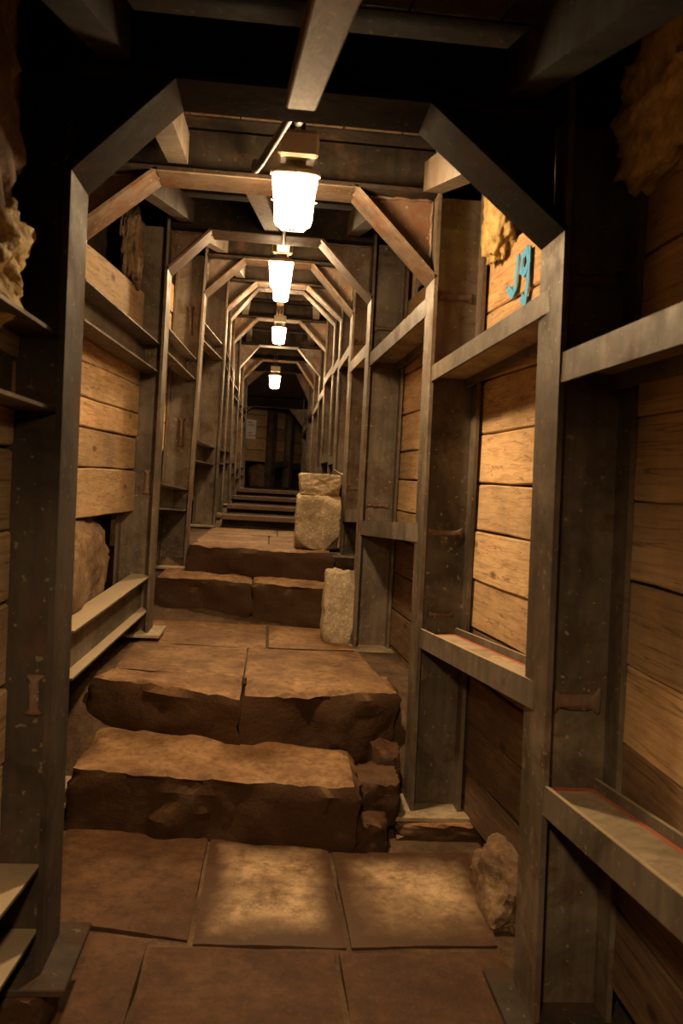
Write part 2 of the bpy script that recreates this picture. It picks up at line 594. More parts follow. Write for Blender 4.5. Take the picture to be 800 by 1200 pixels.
floor = grid_surface('floor', 260, 26, lambda u, v: (-1.35 + 2.75 * v, ypos(u), floor_z(ypos(u))), EARTH, 0.008, 5.0, 1, Z)
wall_left = grid_surface('wall_left', 190, 26, lambda u, v: (profile(ypos(u), 2, 0) - 0.34, ypos(u), -0.3 + v * 4.6), DARKEARTH, 0.05, 2.5, 2, X)
wall_right = grid_surface('wall_right', 190, 26, lambda u, v: (profile(ypos(u), 8, 0) + 0.40, ypos(u), -0.3 + v * 4.6), DARKEARTH, 0.05, 2.5, 3, X)
ceiling = grid_surface('ceiling', 190, 14, lambda u, v: (-1.3 + 2.7 * v, ypos(u), profile(ypos(u), 5, None) + 0.42), DARKEARTH, 0.04, 2.5, 4, Z)


def plank(parent, y0, y1, xa, xb, z0, z1, thick, side, mat=WOOD, name='plank'):
    """Lagging board from y0 to y1, inner face at xa..xb (x at both ends), thickness away from the passage."""
    j = RNG.uniform(-0.006, 0.006)
    out = X * side
    p0 = Vector((xa + side * j, y0, (z0 + z1) / 2)); p1 = Vector((xb + side * j, y1, (z0 + z1) / 2))
    h = (z1 - z0) / 2
    tilt = RNG.uniform(-0.004, 0.004)
    mb = MB()
    seg = 6
    n = len(mb.v)
    for s in range(seg + 1):
        t = s / seg
        p = p0.lerp(p1, t)
        dz0 = RNG.uniform(-0.004, 0.004); dz1 = RNG.uniform(-0.004, 0.004)
        b = 0.006
        lo, hi = -h + dz0, h + dz1 + tilt * (t - 0.5)
        for (a, z) in ((0, lo + b), (0, hi - b), (b, hi), (thick, hi), (thick, lo), (b, lo)):
            mb.v.append(p + out * a + Z * z)
    for s in range(seg):
        for k in range(6):
            a = n + s * 6 + k; b2 = n + s * 6 + (k + 1) % 6
            mb.f.append([a, b2, b2 + 6, a + 6])
    mb.f.append([n + k for k in range(6)])
    mb.f.append([n + seg * 6 + k for k in range(6)])
    return mb.build(name, mat, parent, origin=(p0 + p1) / 2)


def plank_course(parent, bay, side, zs, gap=0.005, **kw):
    ya, yb = FR[bay][1], FR[bay + 1][1]
    col = 2 if side < 0 else 8
    res = []
    for za, zb in zip(zs, zs[1:]):
        zm = (za + zb) / 2
        def xin(i):
            lowx, lowz = FR[i][col]
            hx, hz = FR[i][3 if side < 0 else 7]
            return lowx + (hx - lowx) * (zm - lowz) / (hz - lowz)
        off = kw.get('off', 0.15 if side < 0 and bay < 3 else FD + 0.004)
        e = 0.012 if side < 0 and bay < 3 else 0.004
        low_dark = side > 0 and bay < 3 and zm < (0.80, 0.90, 1.20)[bay]  # low right courses take a darker wood tone
        g = gap * RNG.uniform(0.3, 1.6)
        res.append(plank(parent, ya + e, yb - e, xin(bay) + side * off, xin(bay + 1) + side * off,
                         za + g, zb - g * 0.5, 0.05, side, (DARKWOOD if bay == 0 and zm < 0.62 else BROWNWOOD) if low_dark else WOOD))  # nearest bay: shade below the strut painted as darker wood
    return res


def courses(z0, z1, h=0.225):
    zs = [z0]
    while zs[-1] < z1 - 0.1:
        zs.append(zs[-1] + h * RNG.uniform(0.88, 1.12))
    return zs


# right wall: bay in front of the first frame, then the bays behind it
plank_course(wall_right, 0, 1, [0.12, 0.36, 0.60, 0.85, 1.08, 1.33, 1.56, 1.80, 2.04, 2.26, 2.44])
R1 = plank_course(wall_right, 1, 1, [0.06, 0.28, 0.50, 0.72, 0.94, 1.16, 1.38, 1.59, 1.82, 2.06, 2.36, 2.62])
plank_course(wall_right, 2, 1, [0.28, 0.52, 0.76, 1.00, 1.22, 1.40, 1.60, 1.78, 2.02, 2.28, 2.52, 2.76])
# left wall
plank_course(wall_left, 0, -1, courses(0.30, 2.0))
plank_course(wall_left, 1, -1, courses(0.40, 2.5))
plank_course(wall_left, 2, -1, [1.30, 1.57, 1.78, 1.93, 2.11, 2.35, 2.43, 2.70])
for b in range(3, 11):
    plank_course(wall_left, b, -1, courses(FR[b + 1][2][1] + 0.25, FR[b][5] - 0.15))
    plank_course(wall_right, b, 1, courses(FR[b + 1][8][1] + 0.05, FR[b][5] - 0.15))

# ceiling boards over the beams, roof gloom put into their colour
for b in range(0, 11):
    ya, yb = FR[b][1], FR[b + 1][1]
    za, zb = FR[b][5] + 0.26, FR[b + 1][5] + 0.26
    x = -0.86
    while x < 0.86:
        w = RNG.uniform(0.20, 0.26)
        mb = MB()
        mb.hexa((x, ya, za), (x, yb - 0.01, zb), X, Z, 0.004, w - 0.004, 0, 0.04)
        mb.build('ceiling_board', DARKWOOD, ceiling, origin=(x + w / 2, (ya + yb) / 2, (za + zb) / 2))
        x += w

# foreground paving slabs
SL = [
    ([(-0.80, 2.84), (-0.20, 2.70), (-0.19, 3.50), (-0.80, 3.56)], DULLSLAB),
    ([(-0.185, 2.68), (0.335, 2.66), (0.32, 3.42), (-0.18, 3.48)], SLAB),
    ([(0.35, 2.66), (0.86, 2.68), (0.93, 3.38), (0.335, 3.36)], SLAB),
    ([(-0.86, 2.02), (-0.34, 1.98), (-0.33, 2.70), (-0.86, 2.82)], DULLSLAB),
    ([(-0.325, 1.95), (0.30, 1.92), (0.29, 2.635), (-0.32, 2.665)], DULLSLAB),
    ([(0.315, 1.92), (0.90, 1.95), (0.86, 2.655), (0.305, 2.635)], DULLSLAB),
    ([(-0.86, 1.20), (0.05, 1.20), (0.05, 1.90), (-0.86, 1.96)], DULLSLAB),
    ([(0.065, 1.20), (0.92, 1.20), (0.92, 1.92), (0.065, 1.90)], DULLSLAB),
]
for k, (foot, m) in enumerate(SL):
    slab('paving_slab', foot, -0.12, RNG.uniform(0.0, 0.007), 11 + k, m, floor, amp=0.007, edge=0.010)
# paving on the second tread's landing
LZ = 0.505
for k, foot in enumerate([
    [(-0.79, 4.42), (-0.094, 4.30), (-0.094, 5.05), (-0.79, 5.10)],
    [(-0.088, 4.30), (0.66, 4.345), (0.60, 5.06), (-0.088, 5.05)],
    [(-0.78, 5.12), (0.02, 5.08), (0.02, 5.88), (-0.80, 5.98)],
    [(0.035, 5.08), (0.58, 5.08), (0.52, 5.80), (0.035, 5.86)]]):
    slab('paving_slab', foot, 0.36, LZ + RNG.uniform(-0.004, 0.004), 31 + k, STEP, floor, amp=0.006, edge=0.008)
# upper landing paving
for k, foot in enumerate([
    [(-0.60, 6.85), (0.0, 6.80), (0.0, 7.80), (-0.60, 7.82)],
    [(0.012, 6.80), (0.60, 6.78), (0.62, 7.80), (0.012, 7.80)],
    [(-0.60, 7.84), (0.08, 7.82), (0.08, 8.70), (-0.60, 8.72)],
    [(0.092, 7.82), (0.62, 7.82), (0.62, 8.70), (0.092, 8.70)]]):
    slab('paving_slab', foot, 0.86, 1.012, 41 + k, STEP, floor, amp=0.005, edge=0.008)

# ------------------------------------------------------------------ stone steps
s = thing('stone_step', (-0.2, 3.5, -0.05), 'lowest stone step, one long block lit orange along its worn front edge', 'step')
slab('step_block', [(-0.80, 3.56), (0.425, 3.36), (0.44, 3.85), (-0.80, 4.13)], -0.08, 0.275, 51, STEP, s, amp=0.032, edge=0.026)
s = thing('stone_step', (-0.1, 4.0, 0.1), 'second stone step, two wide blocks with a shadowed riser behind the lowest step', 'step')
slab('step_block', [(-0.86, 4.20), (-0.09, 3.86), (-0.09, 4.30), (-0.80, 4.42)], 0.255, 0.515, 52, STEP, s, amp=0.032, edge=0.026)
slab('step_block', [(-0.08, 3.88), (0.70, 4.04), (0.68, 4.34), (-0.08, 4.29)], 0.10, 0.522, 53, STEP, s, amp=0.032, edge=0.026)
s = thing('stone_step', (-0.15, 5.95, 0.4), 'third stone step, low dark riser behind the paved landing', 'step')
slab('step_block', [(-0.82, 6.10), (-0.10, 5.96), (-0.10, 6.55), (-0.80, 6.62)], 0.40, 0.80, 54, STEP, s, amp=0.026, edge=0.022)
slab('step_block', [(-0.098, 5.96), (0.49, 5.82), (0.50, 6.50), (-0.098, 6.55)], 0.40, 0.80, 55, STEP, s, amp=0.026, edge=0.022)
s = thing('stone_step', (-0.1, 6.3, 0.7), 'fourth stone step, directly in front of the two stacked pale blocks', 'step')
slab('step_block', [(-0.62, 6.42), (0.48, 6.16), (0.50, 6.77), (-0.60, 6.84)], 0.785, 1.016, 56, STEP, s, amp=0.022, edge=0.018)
# far flight: shallow steps with timber nosings
for k, (y, z) in enumerate([(8.80, 1.145), (9.75, 1.225), (10.9, 1.305), (12.1, 1.385)]):
    y2 = (9.75, 10.9, 12.1, 13.4)[k]
    s = thing('far_step', (0, y, z - 0.14), ['first low step of the far flight, beginning at the fifth frame',
              'second low step of the far flight, dark under the frames', 'third low step of the far flight, dark and narrow',
              'topmost low step of the far flight, almost black'][k], 'step', )
    slab('step_block', [(-0.51, y + 0.08), (0.63, y + 0.04), (0.63, y2 - 0.03), (-0.51, y2 - 0.01)], z - 0.22, z - 0.01, 61 + k, DARKEARTH, s, amp=0.008, edge=0.02)
    mb = MB()
    mb.hexa((-0.51, y + 0.03, z - 0.05), (0.63, y - 0.01, z - 0.05), Y, Z, -0.05, 0.07, 0.0, 0.055)
    mb.build('timber_nosing', BROWNWOOD if k < 2 else DARKWOOD, s, bevel=0.006)


# ------------------------------------------------------------------ steel frames
def weld_scar_bm(length, height, seed, upright=False):
    """Dog-bone shaped ridge of old weld, flat in the xz plane."""
    bm = bmesh.new()
    bmesh.ops.create_icosphere(bm, subdivisions=3, radius=1.0)
    off = Vector((seed, seed * 2.7, 0))
    for v in bm.verts:
        t = v.co.x
        prof = 0.50 + 1.0 * abs(t) ** 5
        n = 1 + 0.35 * noise.noise(v.co * 3.0 + off)
        x = t * length / 2
        z = (v.co.z * 1.0 + (0.35 * (1 if v.co.z > 0 else -1) if abs(t) > 0.8 else 0)) * height * prof * n
        y = v.co.y * 0.018 * n
        v.co = Vector((z, y, x)) if upright else Vector((x, y, z))
    for f in bm.faces:
        f.smooth = True
    return bm


def bead(mb, p0, p1, r, seed):
    p0 = Vector(p0); p1 = Vector(p1)
    n = max(3, int((p1 - p0).length / 0.025))
    pts = []
    for k in range(n + 1):
        q = p0.lerp(p1, k / n)
        pts.append(q + Vector((RNG.uniform(-1, 1), RNG.uniform(-1, 1), RNG.uniform(-1, 1))) * r * 0.5)
    mb.tube(pts, r, 6)


FRAME_LABEL = {
    'Z': 'steel portal frame just behind the viewpoint, mostly outside the picture',
    'A': 'nearest dark steel portal frame, tall posts at both sides of the foreground slabs',
    'B': 'second steel portal frame, brightly lit haunches just behind the big hanging lamp',
    'C': 'third steel portal frame, left post at the end of the bare lower I-beam',
    'D': 'fourth steel portal frame, right post beside the two stacked pale stone blocks',
    'E': 'fifth steel portal frame, standing where the far flight begins',
    'F': 'sixth steel portal frame, just beyond the fifth one',
    'G': 'seventh steel portal frame, its octagonal top bright under the fourth visible lamp',
    'H': 'eighth steel portal frame, dim behind the bright octagonal one',
    'I': 'ninth steel portal frame, around the farthest lamp',
    'J': 'tenth steel portal frame, last one before the white notice',
    'K': 'farthest steel portal frame, low rusty beam at the bend of the tunnel',
}
for fi, (key, y, lb, lh, lx, zb, rx, rh, rb) in enumerate(FR):
    root = thing('steel_frame', ((lb[0] + rb[0]) / 2, y, min(lb[1], rb[1])), FRAME_LABEL[key], 'steel frame', 'steel portal frames along the tunnel')
    top_mat = SHADESTEEL
    br_mat = {'Z': SHADESTEEL, 'A': SHADESTEEL}.get(key, RUSTY)  # nearest haunches painted dark where little lamp light arrives
    posts = {}
    for side, base, foot, hx in ((-1, lb, lh, lx), (1, rb, rh, rx)):
        slope = (foot[0] - base[0]) / (foot[1] - base[1])
        xt = base[0] + slope * (zb + FD - base[1])
        p0 = Vector((base[0], y, base[1])); p1 = Vector((xt, y, zb + FD))
        mb = hsection(MB(), p0, p1, X * side, Y)
        po = mb.build('post', DARKERSTEEL if (key == 'A' and side < 0) else STEEL, root, origin=p0)
        posts[side] = (po, p0, p1)
        # base plate
        mb = MB()
        xo = base[0] - side * (0.08 if key in 'ZABCD' else 0.0)
        mb.box((min(xo, base[0] + side * 0.32), y - 0.17, base[1] - 0.022), (max(xo, base[0] + side * 0.32), y + 0.17, base[1] - 0.001))
        mb.build('base_plate', DARKERSTEEL if key in 'ZA' else PLATE, root, bevel=0.003)
        # haunch: inclined flange plate, gusset web, stiffener at the corner
        xf = foot[0]
        a = Vector((xf, y, foot[1])); b2 = Vector((hx, y, zb))
        d = (b2 - a).normalized()
        n = Vector((d.z, 0, -d.x))
        if n.x * side < 0:
            n = -n
        mb = MB()
        mb.hexa(a - d * 0.004, b2 + d * 0.004, n, Y, 0, TF * 0.9, -FW / 2, FW / 2)
        h = mb.build('haunch_plate', br_mat, root, origin=a)
        mb = MB()
        mb.prism_y([(xf, foot[1] + 0.012), (hx, zb + 0.0), (xt, zb)], y - TW / 2, y + TW / 2)
        mb.build('gusset_web', top_mat if key in 'ZA' else RUSTY, h)
        if key in 'BCD':
            mb = MB()
            bead(mb, (xf - side * 0.006, y - 0.012, foot[1] + 0.02), (xt - side * 0.006, y - 0.012, zb - 0.005), 0.007, 1)
            bead(mb, (xt - side * 0.006, y - 0.012, zb - 0.006), (hx, y - 0.012, zb - 0.006), 0.007, 2)
            mb.build('weld_bead', RUSTY, h, smooth=True)
    # beam
    pl = posts[-1][2]; pr = posts[1][2]
    p0 = Vector((pl.x - FD + 0.0, y, zb)); p1 = Vector((pr.x + FD, y, zb))
    mb = MB()
    mb.hexa(Vector((pl.x, y, zb)), Vector((pr.x, y, zb)), Z, Y, 0, TF, -FW / 2, FW / 2)
    mb.hexa(p0, p1, Z, Y, TF, FD - TF, -TW / 2, TW / 2)
    mb.hexa(p0, p1, Z, Y, FD, FD + TF, -FW / 2, FW / 2)
    mb.build('beam', SHADESTEEL if key in 'ZA' else top_mat, root, origin=p0)
    # lower flange underside, rusty
    if key not in 'ZA':
        mb = MB()
        mb.hexa(Vector((lx, y, zb - 0.006)), Vector((rx, y, zb - 0.006)), Z, Y, 0, 0.006, -FW / 2 + 0.002, FW / 2 - 0.002)
        mb.build('beam_soffit_plate', RUSTY, root)

    def scar(side, zc, frac, length, height, upright=False):
        po, q0, q1 = posts[side]
        t = (zc - q0.z) / (q1.z - q0.z)
        q = q0.lerp(q1, t) + X * side * FD * frac + Y * (-TW / 2 - 0.004)
        finish_bm('weld_scar', weld_scar_bm(length, height, fi + zc, upright), SCAR, po, q)
    if key == 'A':
        scar(1, 2.20, 0.5, 0.19, 0.034); scar(1, 0.95, 0.52, 0.16, 0.05)
        scar(-1, 0.92, 0.3, 0.12, 0.03, True)
    if key == 'B':
        scar(1, 2.44, 0.5, 0.17, 0.03); scar(1, 1.36, 0.5, 0.18, 0.03); scar(1, 0.98, 0.5, 0.12, 0.02)
    if key == 'C':
        scar(1, 2.58, 0.5, 0.17, 0.028); scar(1, 1.43, 0.5, 0.16, 0.03)
        scar(-1, 1.5, 0.3, 0.16, 0.03, True)
    if key == 'D':
        scar(-1, 1.90, 0.5, 0.24, 0.035, True); scar(-1, 2.80, 0.45, 0.24, 0.035, True)
        scar(1, 1.52, 0.5, 0.16, 0.03); scar(1, 2.72, 0.5, 0.16, 0.03)


# ------------------------------------------------------------------ struts along the walls
def chan_strut(name, y0, y1, xa, xb, za, zb, h, fl, label, ibeam=False, mat=STRUT):
    """Left-hand strut: vertical web, horizontal flanges reaching out into the passage; xa/xb inner edges, za/zb top."""
    p0 = Vector((xa, y0, za)); p1 = Vector((xb, y1, zb))
    mb = MB()
    L = -X
    mb.hexa(p0, p1, L, Z, 0, fl, -0.010, 0)
    mb.hexa(p0, p1, L, Z, 0, fl, -h, -h + 0.010)
    if ibeam:
        mb.hexa(p0, p1, L, Z, fl / 2 - 0.005, fl / 2 + 0.005, -h + 0.010, -0.010)
    else:
        mb.hexa(p0, p1, L, Z, fl - 0.010, fl, -h + 0.010, -0.010)
    o = mb.build(name, mat, None, origin=p0)
    return tag(o, label, 'steel strut', 'struts between the frames')


def flat_strut(name, y0, y1, xa, xb, za, zb, h, w, label, primer=False, mat=STRUT):
    """Right-hand strut: H section laid flat; front flange face at xa/xb, top of the flange at za/zb."""
    p0 = Vector((xa, y0, za)); p1 = Vector((xb, y1, zb))
    root = thing(name, p0, label, 'steel strut', 'struts between the frames')
    mb = MB()
    mb.hexa(p0, p1, X, Z, 0, 0.012, -h, 0)
    mb.build('front_flange', mat, root)
    mb = MB()
    mb.hexa(p0, p1, X, Z, w - 0.012, w, -h, 0)
    mb.build('back_flange', mat, root)
    mb = MB()
    mb.hexa(p0, p1, X, Z, 0.012, w - 0.012, -h * 0.36 - 0.008, -h * 0.36)
    web = mb.build('dusty_web', PLATE, root)
    if primer:
        mb = MB()
        mb.hexa(p0 + Y * 0.01, p1 - Y * 0.01, X, Z, w - 0.028, w - 0.014, -h * 0.36, -h * 0.36 + 0.0015)
        mb.hexa(p0, p0 + (p1 - p0) * 0.03, X, Z, 0.02, w - 0.03, -h * 0.36, -h * 0.36 + 0.0015) if p0.y > p1.y else \
            mb.hexa(p1 - (p1 - p0) * 0.03, p1, X, Z, 0.02, w - 0.03, -h * 0.36, -h * 0.36 + 0.0015)
        tag(mb.build('primer_stripe', REDOX, web), 'orange red primer stripe along the back of the web')
    return root


e = TW / 2 + 0.001
yy = {f[0]: f[1] for f in FR}
# left, channel struts
chan_strut('channel_strut', yy['Z'] + e, yy['A'] - e, -0.625, -0.602, 1.95, 1.935, 0.215, 0.13, 'upper left channel strut in front of the first frame, cut by the left picture edge')
chan_strut('channel_strut', yy['Z'] + e, yy['A'] - e, -0.60, -0.60, 0.60, 0.43, 0.20, 0.12, 'lower left channel strut before the first frame, dusty top in the bottom left corner')
chan_strut('channel_strut', yy['A'] + e, yy['B'] - e, -0.62, -0.86, 2.14, 2.20, 0.19, 0.12, 'upper left channel strut between first and second frames, mostly hidden')
chan_strut('channel_strut', yy['B'] + e, yy['C'] - e, -0.86, -0.735, 2.405, 2.375, 0.185, 0.12, 'upper left channel strut over the pale planks, between second and third frames')
chan_strut('channel_strut', yy['C'] + e, yy['D'] - e, -0.735, -0.645, 2.53, 2.49, 0.17, 0.10, 'upper left channel strut between third and fourth frames')
chan_strut('channel_strut', yy['D'] + e, yy['E'] - e, -0.63, -0.58, 2.83, 2.95, 0.16, 0.10, 'upper left channel strut between fourth and fifth frames')
chan_strut('i_beam', yy['B'] + e, yy['C'] - e, -0.845, -0.735, 0.835, 0.905, 0.225, 0.13, 'bare lower left I-beam with lit flanges in front of the brown rock', True)
chan_strut('channel_strut', yy['C'] + e, yy['D'] - e, -0.745, -0.665, 1.51, 1.44, 0.18, 0.12, 'lower left channel strut between third and fourth frames, open end showing')
chan_strut('channel_strut', yy['D'] + e, yy['E'] - e, -0.65, -0.62, 1.87, 1.86, 0.19, 0.12, 'lower left channel strut between fourth and fifth frames')
# right, flat struts
flat_strut('flat_strut', yy['Z'] + e, yy['A'] - e, 0.80, 0.80, 1.965, 1.97, 0.085, 0.2, 'upper right steel strut running out of the picture at mid right')
flat_strut('flat_strut', yy['Z'] + e, yy['A'] - e, 0.82, 0.83, 0.87, 0.715, 0.085, 0.2, 'lower right steel strut with a dusty top, nearest the viewer', True)
flat_strut('flat_strut', yy['A'] + e, yy['B'] - e, 0.79, 0.68, 2.175, 2.105, 0.07, 0.2, 'upper right steel strut below the blue painted board')
flat_strut('flat_strut', yy['A'] + e, yy['B'] - e, 0.82, 0.697, 1.0, 0.92, 0.085, 0.2, 'lower right steel strut with red primer between first and second frames', True)
flat_strut('flat_strut', yy['B'] + e, yy['C'] - e, 0.68, 0.58, 2.45, 2.40, 0.085, 0.2, 'upper right steel strut between second and third frames')
flat_strut('flat_strut', yy['B'] + e, yy['C'] - e, 0.692, 0.583, 1.40, 1.32, 0.09, 0.2, 'lower right steel strut between second and third frames')
flat_strut('flat_strut', yy['C'] + e, yy['D'] - e, 0.58, 0.59, 2.49, 2.55, 0.085, 0.2, 'upper right steel strut between third and fourth frames')
flat_strut('flat_strut', yy['C'] + e, yy['D'] - e, 0.585, 0.595, 1.40, 1.33, 0.09, 0.2, 'lower right steel strut between third and fourth frames')
flat_strut('flat_strut', yy['D'] + e, yy['E'] - e, 0.592, 0.657, 2.72, 2.85, 0.085, 0.2, 'upper right steel strut between fourth and fifth frames')
flat_strut('flat_strut', yy['D'] + e, yy['E'] - e, 0.597, 0.66, 1.62, 1.70, 0.09, 0.2, 'lower right steel strut behind the two stacked blocks')
for b in range(5, 11):
    a, c = FR[b], FR[b + 1]
    dz = (c[5] + a[5]) / 2
    for nm, zl in (('upper', dz - 0.78), ('lower', dz - 1.85)):
        lab = nm + ' %s steel strut between ' + ORD[b].replace(' frame', '') + ' and ' + ORD[b + 1].replace(' frame', '') + ' frames'
        chan_strut('channel_strut', a[1] + e, c[1] - e, a[3][0], c[3][0], zl, zl, 0.16, 0.1, lab % 'left')
        flat_strut('flat_strut', a[1] + e, c[1] - e, a[7][0] + 0.005, c[7][0] + 0.005, zl, zl, 0.09, 0.2, lab % 'right')


# struts at the upper corners and the timber down the middle of the ceiling
def bar(name, p0, p1, w, h, mat, label, cat, group=None, bevel=0.0):
    mb = MB()
    mb.hexa(p0, p1, X, Z, -w / 2, w / 2, 0, h)
    return tag(mb.build(name, mat, None, origin=p0, bevel=bevel), label, cat, group)


for b in range(0, 8):
    a, c = FR[b], FR[b + 1]
    for side, nm in ((-1, 'left'), (1, 'right')):
        fa, fc = (a[3], c[3]) if side < 0 else (a[7], c[7])
        ha, hc = (a[4], c[4]) if side < 0 else (a[6], c[6])
        xa = fa[0] * 0.4 + ha * 0.6; xc = fc[0] * 0.6 + hc * 0.4
        za = fa[1] * 0.35 + a[5] * 0.65 + 0.06
        p0 = Vector((xa, a[1] + e, za)); p1 = Vector((xc, c[1] - FW / 2 - 0.002, c[5] + 0.03))
        if b == 1:
            if side < 0:
                p0 = Vector((-0.415, 2.47, 2.67)); p1 = Vector((-0.47, 3.60, 2.90))
            else:
                p0 = Vector((0.58, 2.47, 2.53)); p1 = Vector((0.645, 3.60, 2.87))
        bar('corner_strut', p0, p1, 0.085, 0.13, (STRUT if side < 0 else STEEL) if b else SHADESTEEL,
            'sloping ' + nm + ' corner strut under the roof ' + ('between ' + ORD[b] + ' and ' + ORD[b + 1] if b else 'in front of the first frame'),
            'steel strut', 'corner struts under the roof')

CB = [((0.075, 1.02, 2.325), (0.055, 2.24, 2.572), 0.075), ((-0.10, 3.82, 2.87), (-0.085, 5.19, 3.10), 0.11)]
bar('ceiling_timber', (0.085, 1.06, 2.30), (0.028, 2.24, 2.568), 0.080, 0.06, BEAMWOOD, 'pale timber down the middle of the ceiling, nearest the viewer', 'timber', bevel=0.004)
bar('ceiling_timber', (-0.145, 3.81, 2.875), (-0.075, 5.19, 3.115), 0.095, 0.06, BEAMWOOD, 'timber under the ceiling left of the big hanging lamp', 'timber', bevel=0.004)
for b in range(3, 8):
    a, c = FR[b], FR[b + 1]
    bar('ceiling_timber', (0.0, a[1] + 0.11, a[5] + 0.01), (0.0, c[1] - 0.11, c[5] + 0.01), 0.09, 0.06, BEAMWOOD,
        'timber along the ceiling middle between ' + ORD[b] + ' and ' + ORD[b + 1], 'timber', bevel=0.004)


# ------------------------------------------------------------------ lamps
def lamp(loc, label, zc, detail=True, tilt=13.0, glass_mat=None, watts=None, cone=150):
    """Hanging bulkhead lamp square to the rising roof: loc = centre of the glass; zc = ceiling fixing height."""
    x, y, z = loc
    root = thing('hanging_lamp', (x, y, z), label, 'lamp', 'lamps along the tunnel ceiling')
    glass = [(0.050, -0.112), (0.066, -0.106), (0.074, -0.09), (0.080, -0.02), (0.090, 0.075), (0.090, 0.095)]
    MB().lathe((x, y, z), glass, 24).build('glass_jar', glass_mat or GLOW, root, smooth=True)
    cap = [(0.093, 0.088), (0.099, 0.082), (0.100, 0.094), (0.085, 0.106), (0.060, 0.115), (0.040, 0.125), (0.035, 0.155)]
    MB().lathe((x, y, z), cap, 24).build('lamp_cap', CASTING, root, smooth=True)
    mb = MB()
    mb.box((x - 0.072, y - 0.13, z + 0.135), (x + 0.082, y + 0.09, z + 0.23))
    mb.build('ballast_box', BOX, root, bevel=0.012)
    mb = MB()
    mb.box((x - 0.03, y - 0.006, z + 0.23), (x - 0.012, y + 0.006, zc))
    mb.box((x + 0.012, y - 0.006, z + 0.23), (x + 0.03, y + 0.006, zc))
    mb.build('hanger', BLACK, root)
    if detail:
        g = MB()
        for k in range(6):
            an = 2 * math.pi * (k + 0.5) / 6
            ca, sa = math.cos(an), math.sin(an)
            g.tube([(x + r * ca, y + r * sa, z + h) for r, h in ((0.101, 0.09), (0.092, 0.0), (0.085, -0.09), (0.05, -0.122), (0.0, -0.126))], 0.0018, 5)
        g.tube([(x + 0.091 * math.cos(t * math.pi / 12), y + 0.091 * math.sin(t * math.pi / 12), z - 0.01) for t in range(25)], 0.0018, 5)
        g.build('wire_guard', WIRE, root, smooth=True)
    # the reflector throws most of the lamp's light downwards
    ld = bpy.data.lights.new('lamp_beam', 'SPOT')
    ld.energy = SPOT_WATTS if watts is None else watts
    ld.color = LAMP_COLOUR
    ld.spot_size = math.radians(cone)
    ld.spot_blend = 0.9
    ld.shadow_soft_size = 0.06
    link('lamp_beam', ld, root, (x, y, z - 0.14))
    root.rotation_euler = (math.radians(tilt), 0, 0)
    return root


lamp((0.032, 3.25, 2.675), 'largest hanging lamp, nearest, with a pale box above the glass', 3.05)
lamp((-0.01, 6.15, 3.10), 'second hanging lamp, just behind the largest one', 3.48, False, 13, None, 80.0)
lamp((0.00, 8.45, 3.50), 'third hanging lamp, half hidden below the second one', 3.83, False, 13, None, 40.0)
lamp((0.00, 10.6, 3.42), 'fourth hanging lamp, tall glow in the middle of the tunnel', 3.98, False, 0, None, 40.0)
lamp((-0.03, 13.3, 3.14), 'farthest hanging lamp, small glow above the dark end', 3.80, False, 0, None, 25.0)
lamp((-0.10, 0.20, 2.08), 'unseen hanging lamp above the viewpoint, aimed at the nearest frame', 2.50, False, 38, DIMGLOW, 140.0, 114)  # added out of view to light the near posts and boards

# cables slung along the ceiling
def cable(pts, r, label):
    mb = MB()
    fine = []
    P = [Vector(p) for p in pts]
    for k in range(len(P) - 1):
        a = P[max(k - 1, 0)]; b_ = P[k]; c = P[k + 1]; d = P[min(k + 2, len(P) - 1)]
        for t in range(6):
            u = t / 6
            fine.append(0.5 * ((2 * b_) + (c - a) * u + (2 * a - 5 * b_ + 4 * c - d) * u * u + (3 * b_ - a - 3 * c + d) * u ** 3))
    fine.append(P[-1])
    mb.tube(fine, r, 7)
    return tag(mb.build('cable', BLACK, None, origin=pts[0], smooth=True), label, 'cable')


cable([(0.06, 2.46, 2.72), (0.0, 2.75, 2.765), (-0.06, 2.92, 2.735), (-0.115, 3.05, 2.70), (-0.13, 3.3, 2.82), (-0.13, 3.56, 2.90)], 0.014, 'black cable sagging left of the largest lamp')
cable([(0.02, 2.46, 2.70), (0.035, 2.8, 2.80), (0.03, 3.10, 2.90)], 0.018, 'short thick black cable entering the box of the largest lamp')
cable([(0.04, 3.28, 2.92), (0.02, 3.7, 2.85), (0.0, 4.6, 2.95), (0.0, 5.3, 3.08), (0.0, 6.08, 3.32)], 0.012, 'thin cable running from the largest lamp to the second lamp')

# ------------------------------------------------------------------ loose stones, foam, notice, paint
tag(rock('stone_block', (0.385, 6.56, 1.235), (0.36, 0.36, 0.45), 3, BLOCK, amp=0.10, freq=1.8, square=0.72, cuts=5),
    'large squarish pale stone block standing on the upper landing', 'stone')
tag(rock('stone_block', (0.39, 6.58, 1.535), (0.33, 0.32, 0.18), 8, BLOCK, amp=0.12, freq=1.6, square=0.75, cuts=5),
    'small pale stone block lying on top of the larger block', 'stone')
tag(rock('boulder', (0.51, 5.42, 0.73), (0.25, 0.26, 0.50), 5, BLOCK, amp=0.14, freq=1.6, square=0.5, cuts=5),
    'upright rounded pale stone beside the third frame right post', 'stone')
tag(rock('boulder', (-1.10, 4.40, 1.00), (0.36, 1.2, 0.62), 9, ROCK, amp=0.26, freq=1.8, square=0.0, cuts=5, planes=6),
    'big brown rock bulging below the pale planks on the left', 'rock')
tag(rock('boulder', (0.96, 2.96, 0.05), (0.20, 0.40, 0.26), 12, ROCK, amp=0.25, freq=2.0, square=0.3, cuts=5),
    'rough brown rock behind the nearest right post', 'rock')
